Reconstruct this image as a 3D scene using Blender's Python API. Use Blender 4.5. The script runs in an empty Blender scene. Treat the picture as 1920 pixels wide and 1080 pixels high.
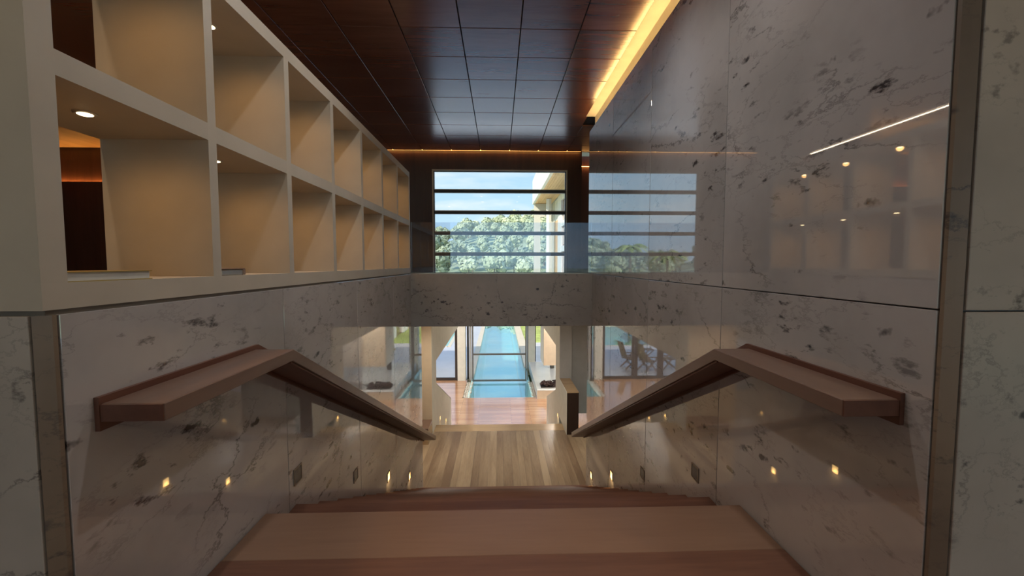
import bpy, bmesh, math, random
from mathutils import Vector, Matrix, noise
random.seed(11)
SC = bpy.context.scene
COL = SC.collection
U = 1.25                 # metres per module (half the stairwell width)
E = 3.98 * U             # eye height above the lower floor

# ------------------------------------------------------------------ camera, world, sun, exposure
cam_d = bpy.data.cameras.new('camera'); cam = bpy.data.objects.new('camera', cam_d); COL.objects.link(cam)
cam.location = (0, 0, E)
cam.rotation_euler = (math.radians(90 - 3.3045), 0, math.radians(-1.7647))
cam_d.sensor_width = 36.0; cam_d.lens = 779.0 / 1920 * 36; cam_d.clip_start = 0.02; cam_d.clip_end = 1000
SC.camera = cam
SC.view_settings.view_transform = 'Standard'; SC.view_settings.look = 'None'
SC.view_settings.gamma = 1; SC.view_settings.use_curve_mapping = False
SC.view_settings.exposure = 0.15

def build_world():
    w = bpy.data.worlds.new('sky'); SC.world = w; w.use_nodes = True
    nt = w.node_tree; nt.nodes.clear(); N = nt.nodes.new; L = nt.links.new
    out = N('ShaderNodeOutputWorld'); bg = N('ShaderNodeBackground'); L(bg.outputs[0], out.inputs[0])
    tc = N('ShaderNodeTexCoord'); sep = N('ShaderNodeSeparateXYZ'); L(tc.outputs['Generated'], sep.inputs[0])
    rp = N('ShaderNodeValToRGB'); L(sep.outputs[2], rp.inputs[0])
    e = rp.color_ramp.elements
    e[0].position = 0.0; e[0].color = (.54, .72, .84, 1)
    e[1].position = 0.6; e[1].color = (.20, .42, .86, 1)
    m = e.new(.16); m.color = (.42, .63, .82, 1)
    mp = N('ShaderNodeMapping'); mp.inputs['Scale'].default_value = (2.2, 2.2, 11); L(tc.outputs['Generated'], mp.inputs[0])
    nz = N('ShaderNodeTexNoise'); nz.inputs['Scale'].default_value = 1.9; nz.inputs['Detail'].default_value = 6; nz.inputs['Roughness'].default_value = .6
    L(mp.outputs[0], nz.inputs[0])
    cr = N('ShaderNodeValToRGB'); cr.color_ramp.elements[0].position = .47; cr.color_ramp.elements[1].position = .74
    cr.color_ramp.elements[0].color = (0, 0, 0, 1); cr.color_ramp.elements[1].color = (.8, .8, .8, 1)
    L(nz.outputs[0], cr.inputs[0])
    mx = N('ShaderNodeMixRGB'); L(cr.outputs[0], mx.inputs[0]); L(rp.outputs[0], mx.inputs[1]); mx.inputs[2].default_value = (.80, .82, .86, 1)
    L(mx.outputs[0], bg.inputs[0]); bg.inputs[1].default_value = 1.25
build_world()

sun_d = bpy.data.lights.new('sun', 'SUN'); sun_d.energy = 5.0; sun_d.angle = math.radians(.6); sun_d.color = (1, .93, .82)
sun = bpy.data.objects.new('sun', sun_d); COL.objects.link(sun)
_el, _az = math.radians(30), math.radians(38)      # travels towards +Y and a little towards +X
_dir = Vector((math.sin(_az) * math.cos(_el), math.cos(_az) * math.cos(_el), -math.sin(_el)))
sun.rotation_euler = _dir.to_track_quat('-Z', 'Y').to_euler(); sun.location = (-10, -20, 30)

# ------------------------------------------------------------------ materials
M = {}
def newmat(name):
    m = bpy.data.materials.new(name); m.use_nodes = True; M[name] = m
    return m, m.node_tree, m.node_tree.nodes['Principled BSDF']

def plain(name, col, rough=.6, metal=0, emit=None, es=0, spec=.5, nscale=6, namp=.05):
    m, nt, b = newmat(name); N = nt.nodes.new; L = nt.links.new
    b.inputs['Roughness'].default_value = rough; b.inputs['Metallic'].default_value = metal
    b.inputs['Specular IOR Level'].default_value = spec
    tc = N('ShaderNodeTexCoord'); nz = N('ShaderNodeTexNoise'); nz.inputs['Scale'].default_value = nscale; nz.inputs['Detail'].default_value = 4
    L(tc.outputs['Object'], nz.inputs[0])
    r = N('ShaderNodeValToRGB'); L(nz.outputs[0], r.inputs[0])
    r.color_ramp.elements[0].position = .3; r.color_ramp.elements[1].position = .7
    r.color_ramp.elements[0].color = tuple(c * (1 - namp) for c in col) + (1,)
    r.color_ramp.elements[1].color = tuple(min(1, c * (1 + namp)) for c in col) + (1,)
    L(r.outputs[0], b.inputs['Base Color'])
    if emit:
        b.inputs['Emission Color'].default_value = (*emit, 1); b.inputs['Emission Strength'].default_value = es
    return m

def rand_vec(nt, k):
    N = nt.nodes.new; L = nt.links.new
    oi = N('ShaderNodeObjectInfo'); mu = N('ShaderNodeMath'); mu.operation = 'MULTIPLY'; mu.inputs[1].default_value = k
    L(oi.outputs['Random'], mu.inputs[0])
    cb = N('ShaderNodeCombineXYZ')
    for i in range(3): L(mu.outputs[0], cb.inputs[i])
    tc = N('ShaderNodeTexCoord'); ad = N('ShaderNodeVectorMath'); ad.operation = 'ADD'
    L(tc.outputs['Object'], ad.inputs[0]); L(cb.outputs[0], ad.inputs[1])
    return ad.outputs[0], oi.outputs['Random']

def marble(name, light, dark, rough=.05, ior=2.1):
    m, nt, b = newmat(name); N = nt.nodes.new; L = nt.links.new
    v, rnd = rand_vec(nt, 37.0)
    n1 = N('ShaderNodeTexNoise'); n1.inputs['Scale'].default_value = 1.1; n1.inputs['Detail'].default_value = 5; n1.inputs['Roughness'].default_value = .6; L(v, n1.inputs[0])
    base = N('ShaderNodeValToRGB'); L(n1.outputs[0], base.inputs[0])
    base.color_ramp.elements[0].position = .38; base.color_ramp.elements[0].color = (*dark, 1)
    base.color_ramp.elements[1].position = .60; base.color_ramp.elements[1].color = (*light, 1)
    # rotated, stretched space so that veins run on a slant
    mp = N('ShaderNodeMapping'); mp.inputs['Rotation'].default_value = (math.radians(42), math.radians(18), 0); mp.inputs['Scale'].default_value = (1, .55, 1.25); L(v, mp.inputs[0])
    wn = N('ShaderNodeTexNoise'); wn.inputs['Scale'].default_value = 2.3; wn.inputs['Detail'].default_value = 8; wn.inputs['Roughness'].default_value = .68; L(mp.outputs[0], wn.inputs[0])
    wm = N('ShaderNodeVectorMath'); wm.operation = 'MULTIPLY_ADD'; L(wn.outputs['Color'], wm.inputs[0]); wm.inputs[1].default_value = (.55, .55, .55); L(mp.outputs[0], wm.inputs[2])
    vo = N('ShaderNodeTexVoronoi'); vo.feature = 'DISTANCE_TO_EDGE'; vo.inputs['Scale'].default_value = 1.5; L(wm.outputs[0], vo.inputs[0])
    vr = N('ShaderNodeValToRGB'); L(vo.outputs['Distance'], vr.inputs[0])
    vr.color_ramp.elements[0].position = .0; vr.color_ramp.elements[0].color = (.75,) * 3 + (1,)
    vr.color_ramp.elements[1].position = .013; vr.color_ramp.elements[1].color = (0, 0, 0, 1)
    mk = N('ShaderNodeTexNoise'); mk.inputs['Scale'].default_value = 1.7; mk.inputs['Detail'].default_value = 3; L(v, mk.inputs[0])
    mr = N('ShaderNodeValToRGB'); L(mk.outputs[0], mr.inputs[0]); mr.color_ramp.elements[0].position = .46; mr.color_ramp.elements[1].position = .62
    ml = N('ShaderNodeMath'); ml.operation = 'MULTIPLY'; L(vr.outputs[0], ml.inputs[0]); L(mr.outputs[0], ml.inputs[1])
    # dark flecks
    fn = N('ShaderNodeTexNoise'); fn.inputs['Scale'].default_value = 13; fn.inputs['Detail'].default_value = 5; fn.inputs['Roughness'].default_value = .62; L(mp.outputs[0], fn.inputs[0])
    fr = N('ShaderNodeValToRGB'); L(fn.outputs[0], fr.inputs[0]); fr.color_ramp.elements[0].position = .585; fr.color_ramp.elements[1].position = .67
    fr.color_ramp.elements[1].color = (.95, .95, .95, 1)
    mk2 = N('ShaderNodeTexNoise'); mk2.inputs['Scale'].default_value = 2.2; mk2.inputs['Detail'].default_value = 2; L(wm.outputs[0], mk2.inputs[0])
    mr2 = N('ShaderNodeValToRGB'); L(mk2.outputs[0], mr2.inputs[0]); mr2.color_ramp.elements[0].position = .40; mr2.color_ramp.elements[1].position = .62
    ml2 = N('ShaderNodeMath'); ml2.operation = 'MULTIPLY'; L(fr.outputs[0], ml2.inputs[0]); L(mr2.outputs[0], ml2.inputs[1])
    mxv = N('ShaderNodeMath'); mxv.operation = 'MAXIMUM'; L(ml.outputs[0], mxv.inputs[0]); L(ml2.outputs[0], mxv.inputs[1])
    v2 = N('ShaderNodeTexVoronoi'); v2.feature = 'DISTANCE_TO_EDGE'; v2.inputs['Scale'].default_value = 3.3; L(wm.outputs[0], v2.inputs[0])
    v2r = N('ShaderNodeValToRGB'); L(v2.outputs['Distance'], v2r.inputs[0]); v2r.color_ramp.elements[0].color = (.34, .34, .34, 1); v2r.color_ramp.elements[1].color = (0, 0, 0, 1); v2r.color_ramp.elements[1].position = .018
    m3 = N('ShaderNodeMath'); m3.operation = 'MULTIPLY'; L(v2r.outputs[0], m3.inputs[0]); L(mr2.outputs[0], m3.inputs[1])
    mx3 = N('ShaderNodeMath'); mx3.operation = 'MAXIMUM'; L(mxv.outputs[0], mx3.inputs[0]); L(m3.outputs[0], mx3.inputs[1])
    sp = N('ShaderNodeTexVoronoi'); sp.inputs['Scale'].default_value = 5.5; L(mp.outputs[0], sp.inputs[0])           # scattered dark spots
    sn = N('ShaderNodeTexNoise'); sn.inputs['Scale'].default_value = 26; L(v, sn.inputs[0])
    sa = N('ShaderNodeMath'); sa.operation = 'MULTIPLY_ADD'; L(sn.outputs[0], sa.inputs[0]); sa.inputs[1].default_value = .30; L(sp.outputs['Distance'], sa.inputs[2])
    sr = N('ShaderNodeValToRGB'); L(sa.outputs[0], sr.inputs[0]); sr.color_ramp.elements[0].position = .22; sr.color_ramp.elements[0].color = (.9, .9, .9, 1); sr.color_ramp.elements[1].position = .29; sr.color_ramp.elements[1].color = (0, 0, 0, 1)
    sc_ = N('ShaderNodeSeparateColor'); L(sp.outputs['Color'], sc_.inputs[0])
    sg = N('ShaderNodeMath'); sg.operation = 'GREATER_THAN'; L(sc_.outputs[0], sg.inputs[0]); sg.inputs[1].default_value = .62
    sm_ = N('ShaderNodeMath'); sm_.operation = 'MULTIPLY'; L(sr.outputs[0], sm_.inputs[0]); L(sg.outputs[0], sm_.inputs[1])
    mx4 = N('ShaderNodeMath'); mx4.operation = 'MAXIMUM'; L(mx3.outputs[0], mx4.inputs[0]); L(sm_.outputs[0], mx4.inputs[1])
    mix = N('ShaderNodeMixRGB'); L(mx4.outputs[0], mix.inputs[0]); L(base.outputs[0], mix.inputs[1]); mix.inputs[2].default_value = (.035, .033, .038, 1)
    L(mix.outputs[0], b.inputs['Base Color'])
    b.inputs['Roughness'].default_value = rough; b.inputs['IOR'].default_value = ior
    return m

def wood(name, c0, c1, axis='X', rough=.35, spread=.25, scale=5., spec=.5, coat=0):
    """grain along axis; every object takes its own shade between c0 and c1"""
    m, nt, b = newmat(name); N = nt.nodes.new; L = nt.links.new
    v, rnd = rand_vec(nt, 53.0)
    mp = N('ShaderNodeMapping'); s = {'X': (.09, 1, 1), 'Y': (1, .09, 1), 'Z': (1, 1, .07)}[axis]
    mp.inputs['Scale'].default_value = s; L(v, mp.inputs[0])
    n1 = N('ShaderNodeTexNoise'); n1.inputs['Scale'].default_value = scale; n1.inputs['Detail'].default_value = 6; n1.inputs['Roughness'].default_value = .62; n1.inputs['Distortion'].default_value = .6; L(mp.outputs[0], n1.inputs[0])
    n2 = N('ShaderNodeTexNoise'); n2.inputs['Scale'].default_value = scale * 11; n2.inputs['Detail'].default_value = 2; L(mp.outputs[0], n2.inputs[0])
    a = N('ShaderNodeMath'); a.operation = 'MULTIPLY_ADD'; L(n2.outputs[0], a.inputs[0]); a.inputs[1].default_value = .28; L(n1.outputs[0], a.inputs[2])
    r2 = N('ShaderNodeMath'); r2.operation = 'MULTIPLY_ADD'; L(rnd, r2.inputs[0]); r2.inputs[1].default_value = spread * 2; L(a.outputs[0], r2.inputs[2])
    sb = N('ShaderNodeMath'); sb.operation = 'SUBTRACT'; L(r2.outputs[0], sb.inputs[0]); sb.inputs[1].default_value = spread + .14
    cr = N('ShaderNodeValToRGB'); L(sb.outputs[0], cr.inputs[0])
    cr.color_ramp.elements[0].position = .22; cr.color_ramp.elements[0].color = (*c0, 1)
    cr.color_ramp.elements[1].position = .78; cr.color_ramp.elements[1].color = (*c1, 1)
    L(cr.outputs[0], b.inputs['Base Color'])
    b.inputs['Roughness'].default_value = rough; b.inputs['Specular IOR Level'].default_value = spec
    b.inputs['Coat Weight'].default_value = coat; b.inputs['Coat Roughness'].default_value = .24; b.inputs['Coat IOR'].default_value = 1.7
    return m

def strip_floor(name, c0, c1, width, rough):
    """narrow boards running along X, too far away to be built one by one"""
    m, nt, b = newmat(name); N = nt.nodes.new; L = nt.links.new
    tc = N('ShaderNodeTexCoord'); mp = N('ShaderNodeMapping'); L(tc.outputs['Object'], mp.inputs[0])
    br = N('ShaderNodeTexBrick'); L(mp.outputs[0], br.inputs[0]); br.inputs['Scale'].default_value = 1
    br.inputs['Brick Width'].default_value = 1.7; br.inputs['Row Height'].default_value = width; br.inputs['Mortar Size'].default_value = .004
    br.inputs['Color1'].default_value = (*c0, 1); br.inputs['Color2'].default_value = (*c1, 1); br.inputs['Mortar'].default_value = tuple(c * .45 for c in c0) + (1,)
    br.offset = .37
    L(br.outputs[0], b.inputs['Base Color']); b.inputs['Roughness'].default_value = rough; b.inputs['IOR'].default_value = 2.8
    return m

def glass(name, tint, ior=1.5, rough=0.0, gcol=(1, 1, 1)):
    m = bpy.data.materials.new(name); m.use_nodes = True; M[name] = m; nt = m.node_tree; nt.nodes.clear(); N = nt.nodes.new; L = nt.links.new
    o = N('ShaderNodeOutputMaterial'); mx = N('ShaderNodeMixShader'); L(mx.outputs[0], o.inputs[0])
    fr = N('ShaderNodeFresnel'); L(fr.outputs[0], mx.inputs[0])
    ge = N('ShaderNodeNewGeometry'); mr = N('ShaderNodeMapRange'); L(ge.outputs['Backfacing'], mr.inputs[0])
    mr.inputs[3].default_value = ior; mr.inputs[4].default_value = 1 / ior; L(mr.outputs[0], fr.inputs[0])   # same reflectance from either side
    t = N('ShaderNodeBsdfTransparent'); t.inputs[0].default_value = (*tint, 1); L(t.outputs[0], mx.inputs[1])
    g = N('ShaderNodeBsdfGlossy'); g.inputs['Roughness'].default_value = rough; g.inputs['Color'].default_value = (*gcol, 1); L(g.outputs[0], mx.inputs[2])
    return m

def foliage(name, c0, c1):
    m, nt, b = newmat(name); N = nt.nodes.new; L = nt.links.new
    v, rnd = rand_vec(nt, 31.0)
    nz = N('ShaderNodeTexNoise'); nz.inputs['Scale'].default_value = .8; nz.inputs['Detail'].default_value = 4; L(v, nz.inputs[0])
    ad = N('ShaderNodeMath'); ad.operation = 'MULTIPLY_ADD'; L(rnd, ad.inputs[0]); ad.inputs[1].default_value = .5; L(nz.outputs[0], ad.inputs[2])
    cr = N('ShaderNodeValToRGB'); L(ad.outputs[0], cr.inputs[0]); cr.color_ramp.elements[0].position = .4; cr.color_ramp.elements[1].position = 1.0
    cr.color_ramp.elements[0].color = (*c0, 1); cr.color_ramp.elements[1].color = (*c1, 1)
    L(cr.outputs[0], b.inputs['Base Color']); b.inputs['Roughness'].default_value = .8
    return m

marble('marble_white', (.495, .468, .455), (.40, .378, .368), .022, 2.75)
marble('marble_honed', (.47, .43, .385), (.37, .34, .305), .34, 1.5)  # honed finish; tint warmed to stand for warm light on these slabs
marble('marble_grey', (.44, .42, .40), (.30, .285, .275), .10)
marble('marble_corner', (.27, .20, .14), (.19, .14, .10), .35, 1.45)
wood('ceiling_wood', (.15, .058, .040), (.30, .128, .086), 'X', .24, .10, 4., .9, 1.0)
wood('wall_wood', (.055, .018, .010), (.11, .040, .022), 'Z', .38, .12, 5.)
wood('red_wall_wood', (.14, .045, .025), (.24, .085, .05), 'Z', .4, .12, 5.)
wood('tread_wood', (.13, .054, .033), (.25, .122, .078), 'X', .48, .22, 5.)
wood('nosing_wood', (.245, .142, .094), (.33, .203, .138), 'X', .34, .05, 4.)
wood('landing_wood', (.20, .128, .078), (.43, .32, .205), 'Y', .30, .24, 6.)
wood('landing_border_wood', (.36, .24, .13), (.50, .35, .20), 'X', .22, .1, 5.)
wood('rail_wood', (.15, .090, .066), (.225, .143, .107), 'Y', .30, .05, 5.)
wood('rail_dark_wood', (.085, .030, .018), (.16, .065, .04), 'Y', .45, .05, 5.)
wood('dark_cabinet_wood', (.022, .011, .008), (.045, .022, .016), 'Z', .35, .1, 5.)
wood('soffit_wood', (.62, .36, .16), (.84, .54, .27), 'Y', .5, .2, 5.)
wood('teak_wood', (.16, .10, .055), (.27, .18, .10), 'Z', .5, .2, 9.)
strip_floor('lower_floor_wood', (.33, .165, .085), (.44, .25, .14), .105, .13)
plain('shelf_paint', (.50, .45, .37), .55)
plain('white_paint', (.74, .73, .66), .6)
plain('warm_paint_shade', (.62, .50, .36), .6)  # tan paint, also the shaded tan light on a white wall's end
plain('grey_paint', (.46, .46, .46), .5)
plain('white_ceiling', (.75, .74, .70), .7)
plain('cove_paint', (.85, .80, .68), .6)
plain('dark_void', (.10, .09, .08), .8)
plain('black_frame', (.035, .026, .022), .4)
plain('steel_frame', (.20, .205, .20), .35, .6)
plain('cream_frame', (.62, .52, .40), .5)
plain('silver', (.62, .60, .58), .28, .8)
plain('gold_trim', (.55, .42, .16), .35, .7)
plain('page_paper', (.58, .57, .54), .7)
plain('bronze_box', (.30, .20, .15), .35, .4)
plain('terrace_stone', (.62, .58, .58), .35, nscale=2)
plain('coping_stone', (.72, .60, .44), .6)
plain('ledge_stone', (.62, .61, .58), .22, nscale=1.5)
plain('pool_tile', (.48, .80, .80), .3, nscale=8)
plain('lawn', (.42, .48, .12), .9, nscale=2, namp=.25)
plain('hill_green', (.42, .46, .27), .95, nscale=.1, namp=.3)
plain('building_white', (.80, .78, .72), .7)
plain('building_beige_shade', (.58, .55, .46), .7)  # beige wall tone, also the painted shade of the column
plain('fire_stone', (.055, .028, .024), .7, nscale=40, namp=.4)
plain('vase_clay', (.16, .15, .13), .35)
plain('flower_yellow', (.62, .50, .12), .7)
plain('bark', (.20, .15, .10), .9)
plain('stone_rough', (.46, .43, .37), .85, nscale=9, namp=.35)
plain('chair_canvas', (.30, .25, .13), .8)
plain('gap_grey', (.20, .17, .14), .6)
plain('gap_black', (.012, .008, .006), .8)
plain('led_warm', (.9, .7, .4), .5, emit=(1, .64, .25), es=17.0)
plain('led_amber', (.9, .6, .3), .5, emit=(1, .50, .13), es=7.0)
plain('led_ledge', (.9, .6, .3), .5, emit=(1, .50, .13), es=30.0)
plain('led_line', (.9, .8, .6), .5, emit=(1, .82, .58), es=18.0)
plain('lens_lit', (.9, .7, .4), .4, emit=(1, .62, .22), es=2.4)
plain('lens_off', (.14, .13, .12), .25)
plain('bulb_warm', (.9, .8, .6), .4, emit=(1, .72, .38), es=9.0)
glass('window_glass', (.97, .985, .98), 1.45)
glass('rail_glass', (.88, .92, .97), 1.95, 0, (.80, .88, 1.0))
glass('water', (.80, .97, .965), 2.8)
foliage('leaf_dark', (.34, .40, .27), (.50, .56, .36))  # hill leaf colours kept pale to stand in for distance haze
foliage('leaf_mid', (.42, .48, .29), (.62, .65, .40))
foliage('leaf_dry', (.52, .46, .27), (.68, .58, .34))
foliage('leaf_palm', (.28, .38, .08), (.48, .54, .14))

# ------------------------------------------------------------------ helpers (module coordinates, eye at 0,0,0)
def wp(x, y, z): return Vector((x * U, y * U, E + z * U))

WORLD = {}
def link(o, parent=None, world=None):
    COL.objects.link(o)
    if world is not None:
        WORLD[o.name] = Vector(world)
        if parent is not None:
            o.parent = parent; o.location = Vector(world) - WORLD[parent.name]
        else:
            o.location = world
    elif parent is not None:
        o.parent = parent
    return o

def tag(o, label=None, cat=None, group=None, kind=None):
    if label: o['label'] = label
    if cat: o['category'] = cat
    if group: o['group'] = group
    if kind: o['kind'] = kind
    return o

def empty(name, p, label=None, cat=None, group=None, kind=None):
    o = bpy.data.objects.new(name, None); o.empty_display_size = .1
    link(o, None, p); return tag(o, label, cat, group, kind)

def mesh_obj(name, bm, mat, parent=None, world=(0, 0, 0), smooth=False):
    me = bpy.data.meshes.new(name); bm.normal_update(); bm.to_mesh(me); bm.free()
    if smooth:
        for p in me.polygons: p.use_smooth = True
    me.materials.append(M[mat])
    o = bpy.data.objects.new(name, me); link(o, parent, Vector(world)); return o

def bm_box(bm, c, s, rot=None):
    r = bmesh.ops.create_cube(bm, size=1.0)
    mt = Matrix.Translation(c) @ (rot if rot else Matrix.Identity(4)) @ Matrix.Diagonal((s[0], s[1], s[2], 1))
    bmesh.ops.transform(bm, matrix=mt, verts=r['verts']); return r['verts']

def box(name, x0, x1, y0, y1, z0, z1, mat, parent=None, bevel=0.0):
    """module coordinates; origin in the middle of the box"""
    a, b = wp(min(x0, x1), min(y0, y1), min(z0, z1)), wp(max(x0, x1), max(y0, y1), max(z0, z1))
    bm = bmesh.new(); s = b - a; bm_box(bm, (0, 0, 0), s)
    if bevel: bmesh.ops.bevel(bm, geom=bm.edges[:], offset=min(bevel, min(s) * .45), segments=1, affect='EDGES')
    return mesh_obj(name, bm, mat, parent, (a + b) / 2)

def struct(name, *a, **k): return tag(box(name, *a, **k), kind='structure')

def prism(name, pts, axis, a0, a1, mat, parent=None, bevel=0.0):
    """polygon pts (module units) in the plane normal to axis, extruded from a0 to a1"""
    def P3(p, a): return wp(a, p[0], p[1]) if axis == 'X' else (wp(p[0], a, p[1]) if axis == 'Y' else wp(p[0], p[1], a))
    A = [P3(p, a0) for p in pts]; B = [P3(p, a1) for p in pts]
    c = sum(A + B, Vector()) / (2 * len(pts))
    bm = bmesh.new(); va = [bm.verts.new(p - c) for p in A]; vb = [bm.verts.new(p - c) for p in B]; n = len(pts)
    bm.faces.new(va); bm.faces.new(list(reversed(vb)))
    for i in range(n): bm.faces.new((va[i], vb[i], vb[(i + 1) % n], va[(i + 1) % n]))
    bmesh.ops.recalc_face_normals(bm, faces=bm.faces[:])
    if bevel: bmesh.ops.bevel(bm, geom=bm.edges[:], offset=bevel, segments=1, affect='EDGES')
    return mesh_obj(name, bm, mat, parent, c)

def rod_bm(bm, p, q, r, seg=8):
    p, q = Vector(p), Vector(q); d = q - p
    rr = bmesh.ops.create_cone(bm, cap_ends=True, segments=seg, radius1=r, radius2=r, depth=d.length)
    bmesh.ops.transform(bm, matrix=Matrix.Translation((p + q) / 2) @ d.to_track_quat('Z', 'Y').to_matrix().to_4x4(), verts=rr['verts'])

def bar_bm(bm, p, q, w, t, up=(0, 0, 1)):
    p, q = Vector(p), Vector(q); d = (q - p); y = d.normalized(); x = y.cross(Vector(up))
    if x.length < 1e-4: x = Vector((1, 0, 0))
    x.normalize(); z = x.cross(y)
    rot = Matrix((x, y, z)).transposed().to_4x4()
    bm_box(bm, (p + q) / 2, (w, d.length, t), rot)

def lathe_bm(bm, prof, seg=20, off=(0, 0, 0)):
    rings = []
    for r, z in prof:
        rings.append([bm.verts.new((off[0] + r * math.cos(2 * math.pi * i / seg), off[1] + r * math.sin(2 * math.pi * i / seg), off[2] + z)) for i in range(seg)])
    for a, b in zip(rings, rings[1:]):
        for i in range(seg): bm.faces.new((a[i], a[(i + 1) % seg], b[(i + 1) % seg], b[i]))
    bm.faces.new(list(reversed(rings[0]))); bm.faces.new(rings[-1])

def copy_tree(o, parent=None):
    c = o.copy(); COL.objects.link(c); c.parent = parent
    for ch in list(o.children): copy_tree(ch, c)
    return c

def lamp(name, kind, p, power, color, parent=None, size=.05, spot=None, blend=.6, rot=None):
    d = bpy.data.lights.new(name, kind); d.energy = power; d.color = color
    if kind in ('POINT', 'SPOT'): d.shadow_soft_size = size
    if kind == 'SPOT': d.spot_size = math.radians(spot); d.spot_blend = blend
    o = bpy.data.objects.new(name, d); link(o, parent, p)
    if rot: o.rotation_euler = rot
    return o

# ================================================================== STRUCTURE
XL, XR = -1.0, 1.062          # stairwell wall faces
YC = .937                     # near corners of the stairwell walls
ZL = -1.06                    # top landing
N_ST, TR, RI = 14, .259, .13457
Y0 = 1.742                    # top nosing
ZM = ZL - N_ST * RI           # middle landing  (-2.944)
ZF = -3.98                    # lower floor
H = 1.72                      # ceiling
D = 6.506                     # far window wall
YB = 4.71                     # front of the bridge

# --- right stairwell wall with marble slabs
core = struct('wall_right', XR + .03, XR + .33, YC + .03, 4.93, -3.98, 1.52, 'grey_paint')
g = .0022
ys = [YC + .032, 1.947, 2.928, 3.905, 4.93]
for a, b in zip(ys, ys[1:]):
    box('marble_slab', XR, XR + .03, a + g, b - g, -.111 + g, 1.545, 'marble_white', core, .0015)
    box('marble_slab', XR, XR + .03, a + g, b - g, -3.0, -.111 - g, 'marble_white', core, .0015)
for x0, x1 in ((XR + .032, 2.25), (2.25, 3.4), (3.4, 4.2)):       # the face towards the top landing
    box('marble_slab', x0 + g, x1 - g, YC, YC + .03, -.111 + g, H, 'marble_honed', core, .0015)
    box('marble_slab', x0 + g, x1 - g, YC, YC + .03, ZL, -.111 - g, 'marble_honed', core, .0015)
prism('corner_strip', [(XR + .002, YC + .030), (XR + .004, YC + .022), (XR + .018, YC + .012), (XR + .030, YC + .004), (XR + .031, YC + .03)], 'Z', ZL, H, 'marble_corner', core)
box('end_slab', XR + .002, XR + .33, 4.932, 4.95, -3.0, 1.545, 'marble_white', core, .0015)
box('back_core', XR + .33, 4.2, YC + .031, YC + .16, ZL, H, 'grey_paint', core)
# light slot above the marble
box('cove_back', XR + .062, XR + .33, YC + .03, 4.93, 1.522, H, 'cove_paint', core)
box('cove_top', 1.018, XR + .062, YC + .03, 4.93, H - .001, H + .012, 'cove_paint', core)
box('led_strip', XR + .034, XR + .052, YC + .06, 4.92, 1.523, 1.533, 'led_warm', core)

# --- left stairwell wall (carries the shelf)
core = struct('wall_left', -1.36, XL - .03, YC + .03, 5.30, -3.98, -.112, 'grey_paint')
ys = [YC + .032, 1.95, 2.95, 3.95, 5.31]
for a, b in zip(ys, ys[1:]):
    box('marble_slab', XL - .03, XL, a + g, b - g, -3.0, -.115, 'marble_white', core, .0015)
for x0, x1 in ((-2.2, XL - .032), (-3.4, -2.2), (-4.4, -3.4)):
    box('marble_slab', x0 + g, x1 - g, YC, YC + .03, ZL, -.115, 'marble_honed', core, .0015)
prism('corner_strip', [(XL - .002, YC + .030), (XL - .004, YC + .022), (XL - .018, YC + .012), (XL - .030, YC + .004), (XL - .031, YC + .03)], 'Z', ZL, -.115, 'marble_corner', core)
box('end_slab', -1.36, XL - .002, 5.312, 5.33, -3.0, -.72, 'marble_white', core, .0015)
box('shadow_gap', -1.36, XL - .008, YC + .012, 4.70, -.115, -.103, 'gap_grey', core)
box('back_core', -4.4, -1.36, YC + .031, YC + .16, ZL, -.6, 'grey_paint', core)

# --- bridge with marble front
br = struct('trim_1', XL, XR, YB + .03, YB + .20, -.705, -.13, 'grey_paint')
for a, b in ((XL, -.02), (-.02, XR)):
    box('marble_slab', a + (.0005), b - .0005, YB, YB + .03, -.709, -.111, 'marble_honed', br)
box('marble_cap', XL + .001, XR - .001, YB, YB + .21, -.111, -.103, 'marble_white', br)
box('marble_soffit', XL + .001, XR - .001, YB + .03, YB + .6, -.712, -.706, 'marble_white', br)

# --- upper floors, ceiling
struct('floor_1', -7.5, 4.2, YB + .21, 8.2, -.705, -.56, 'lower_floor_wood')           # gallery
struct('floor_2', -7.5, -1.37, YC + .17, YB + .20, -.705, -.56, 'lower_floor_wood')    # room behind the shelf
f3 = struct('floor_3', -4.4, 4.2, -3.6, .90, ZL - .12, ZL - .03, 'dark_void')          # top landing
y = Y0 - .285
k = 0
while y > -3.5:
    x0, x1 = (XL + .004, XR - .004) if y > YC - .01 else (-4.39, 4.19)
    if y < YC - .01 < y + .285:
        box('floor_board', XL + .004, XR - .004, YC, y + .285 - .0015, ZL - .03, ZL, 'tread_wood', f3)
        box('floor_board', -4.39, 4.19, y, YC - .002, ZL - .03, ZL, 'tread_wood', f3)
    elif k > 0:
        box('floor_board', x0, x1, y, y + .285 - .0015, ZL - .03, ZL, 'tread_wood', f3)
    y -= .285; k += 1

ceil = struct('ceiling', -7.5, 4.2, -3.6, 6.44, H + .022, H + .06, 'gap_black')
xs = [-1.158 + .4395 * i for i in range(-3, 6)] ; ys = [3.145 + .4248 * i for i in range(-2, 8)]
cm = {}
def panel(x0, x1, y0, y1):
    return box('wood_panel', x0 + .0035, x1 - .0035, y0 + .0035, y1 - .0035, H, H + .02, 'ceiling_wood', ceil, .002)
for i in range(len(xs)):
    for j in range(len(ys)):
        x0, x1 = xs[i], xs[i] + .4395
        y0, y1 = ys[j], ys[j] + .4248
        if x1 > XR + .03 and y0 < 4.9:
            if x0 < XR - .05: x1 = 1.0185
            else: continue
        if x0 > 1.5: continue
        y1 = min(y1, 6.44)
        panel(x0, x1, y0, y1)
xe = xs[0]
box('field_panel', -3.6, xe - .004, 2.30, 6.44, H, H + .02, 'ceiling_wood', ceil); box('field_panel', -7.49, -3.604, 2.30, 6.44, H, H + .02, 'soffit_wood', ceil)
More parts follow.
